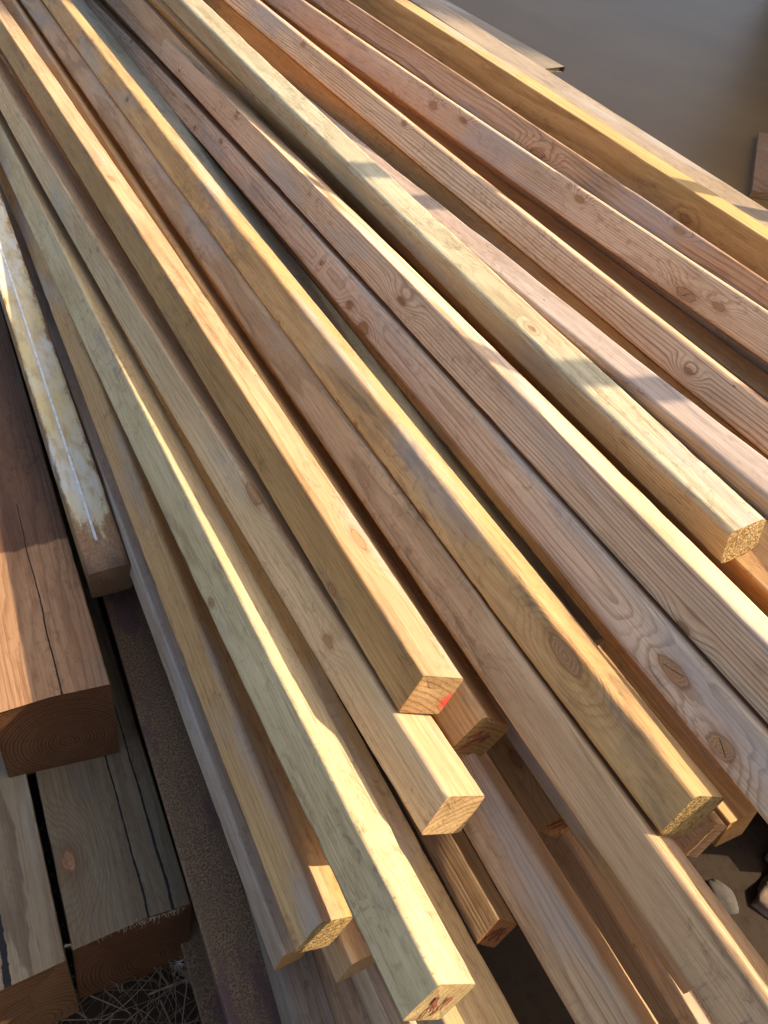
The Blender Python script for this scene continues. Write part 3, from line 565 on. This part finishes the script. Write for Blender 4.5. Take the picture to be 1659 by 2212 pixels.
def down(loc, label):
    r0 = tag(empty('thistledown', loc), label, 'seed head', 'thistledown caught in the dead grass'); m_ = plain('down_white', (0.75, 0.74, 0.72), 0.9); bm = bmesh.new()
    for _ in range(46):
        d = Vector((rg.gauss(0, 1), rg.gauss(0, 1), rg.gauss(0, 1))).normalized(); strand(bm, [Vector(), d * 0.006, d * rg.uniform(0.009, 0.014)], 0.00016)
    obj('bristles', bm, m_, r0); bm = bmesh.new(); bmesh.ops.create_icosphere(bm, subdivisions=2, radius=0.0011); obj('seed', bm, plain('seed_brown', (0.2, 0.14, 0.08)), r0, True)
for q in DOWN: down(*q)
bm = bmesh.new(); vs_ = [bm.verts.new(p) for p in ((-.014, 0, 0), (-.006, .007, .002), (.006, .006, .003), (.015, .001, .001), (.005, -.006, .002), (-.005, -.005, 0))]; cv = bm.verts.new((0, 0, .005))
for i in range(6): bm.faces.new((vs_[i], vs_[(i+1) % 6], cv))
bmesh.ops.solidify(bm, geom=bm.faces[:], thickness=0.0004)
lf = obj('dry_leaf', bm, plain('leaf_pink', (0.55, 0.36, 0.28), 0.7), None, False); lf.location = LEAF; tag(lf, 'curled pale pink dry leaf between the timber end and the rusty girder', 'leaf')

# ---------------- red crayon marks on the sawn ends ----------------
red = plain('red_crayon', (0.46, 0.14, 0.07), 0.85)
def marks(key, strokes, wd=0.0011):
    f = FIT[key]; root = T_[key]; w, h, yn, sa, sb = f[7], f[8], f[9], f[10], f[11]; roll = R(f[6]); bm = bmesh.new(); rg = random.Random(len(strokes))
    for st in strokes:
        pts = []
        for (a, b), (c, d) in zip(st, st[1:]):
            for t in range(7): pts.append((a + (c - a) * t / 7 + rg.uniform(-.03, .03), b + (d - b) * t / 7 + rg.uniform(-.03, .03)))
        pts.append(st[-1]); prev = None
        for i, (u, v) in enumerate(pts):
            u0, v0 = pts[max(0, i-1)]; u1, v1 = pts[min(len(pts)-1, i+1)]
            dx, dz = (u1 - u0) * w, (v1 - v0) * h; L = math.hypot(dx, dz) or 1; q = wd * rg.uniform(0.5, 1.2)
            e = []
            for s_ in (-1, 1):
                uu, vv = u * w / 2 - s_ * dz / L * q, v * h / 2 + s_ * dx / L * q
                e.append(bm.verts.new((uu * math.cos(roll) + vv * math.sin(roll), sa * uu / (w/2) + sb * vv / (h/2) - 0.0011, -uu * math.sin(roll) + vv * math.cos(roll))))
            if prev: bm.faces.new((prev[0], prev[1], e[1], e[0]))
            prev = e
    bmesh.ops.solidify(bm, geom=bm.faces[:], thickness=0.0003)
    obj('crayon_mark', bm, red, root)
marks('G', [[(-.28, -.85), (-.48, .4)], [(-.48, .4), (.0, -.46)], [(-.42, -.3), (-.05, -.1)], [(.15, .4), (.25, -.3), (.1, -.7)], [(.3, .35), (.35, -.1)]])
marks('K', [[(-.75, -.2), (-.3, .35)], [(-.6, -.55), (-.1, -.1), (.05, .35)], [(-.55, .0), (.0, .1)], [(-.7, -.75), (-.2, -.6)], [(.1, -.2), (.2, .3)]], 0.0015)
marks('C1', [[(-.7, -.5), (-.2, .4)], [(-.3, -.6), (.3, .4)], [(-.5, .0), (.2, .1)], [(.3, -.4), (.6, .5)]], 0.0015)
marks('C3', [[(-.7, -.5), (-.1, .5)], [(-.2, -.6), (.2, .5)], [(.2, .5), (.5, -.5)], [(-.6, .1), (.6, .2)]], 0.0015)

# ---------------- torn fibres standing along sawn arrises ----------------
def fibres(key, n, y0, y1, u, v, L, spread, out, mat):
    f = FIT[key]; root = T_[key]; roll = R(f[6]); rg = random.Random(n); bm = bmesh.new(); w, h = f[7], f[8]; o = root.location
    for _ in range(n):
        y = rg.uniform(y0, y1); uu, vv = u() * w / 2, v() * h / 2; cx, cz = centre(f, y)
        if y1 - y0 < 0.02: y = f[9] + f[10] * uu / (w/2) + f[11] * vv / (h/2) + rg.uniform(0, 0.002)
        p = Vector((cx + uu * math.cos(roll) + vv * math.sin(roll) - o.x, y - o.y, cz - uu * math.sin(roll) + vv * math.cos(roll) - o.z))
        d = (Vector(out) + Vector((rg.gauss(0, 1), rg.gauss(0, 1), rg.gauss(0, 1))) * spread).normalized(); l = L * rg.uniform(0.3, 1.2)
        strand(bm, [p, p + d * l * 0.5, p + d * l + Vector((rg.uniform(-1, 1), rg.uniform(-1, 1), rg.uniform(-1, 1))) * l * 0.3], 0.00022)
    obj('torn_fibre', bm, mat, root)
fm = plain('loose_fibre', (0.55, 0.44, 0.27), 0.9); rr = random.Random(2)
fibres('L2', 130, 0, 0.001, lambda: rr.uniform(-1, 1), lambda: 1.0, 0.007, 0.7, (0, -1, 0.2), fm)
fibres('G', 420, 0.07, 1.0, lambda: rr.uniform(-1.0, -0.86), lambda: rr.uniform(0.86, 1.0), 0.0022, 0.8, (-0.4, -0.3, 0.8), fm)
fibres('S', 60, 0, 0.001, lambda: rr.uniform(-1, 1), lambda: 0.97, 0.0030, 0.8, (0, -1, 0.2), fm)
fibres('K', 50, 0, 0.001, lambda: rr.uniform(-1, 1), lambda: 0.97, 0.0030, 0.8, (0, -1, 0.2), fm)
# a few curls and crumbs of sawdust lying on the boards
def plank(pts, z, t, label):
    c = sum((Vector(q) for q in pts), Vector((0, 0))) / 4; r0 = tag(empty('brown_plank', (c.x, c.y, z)), label, 'plank'); bm = bmesh.new(); lay = bm.verts.layers.float_vector.new('wood')
    lo = [bm.verts.new((q[0] - c.x, q[1] - c.y, 0)) for q in pts]; hi = [bm.verts.new((q[0] - c.x, q[1] - c.y, t)) for q in pts]
    for v in bm.verts: v[lay] = Vector((v.co.x * 0.3, v.co.y, v.co.z))
    bm.faces.new(lo[::-1]); bm.faces.new(hi)
    for i in range(4): bm.faces.new((lo[i], lo[(i+1) % 4], hi[(i+1) % 4], hi[i]))
    bmesh.ops.recalc_face_normals(bm, faces=bm.faces)
    obj('board', bm, wood('plank_wood', (0.26, 0.14, 0.06), (0.16, 0.08, 0.035), freq=60, seed=4.0, pith=(0, -0.3)), r0)
plank(PLANK, 0.031 + GZ, 0.03, 'brown plank lying on the paved yard at the right edge')
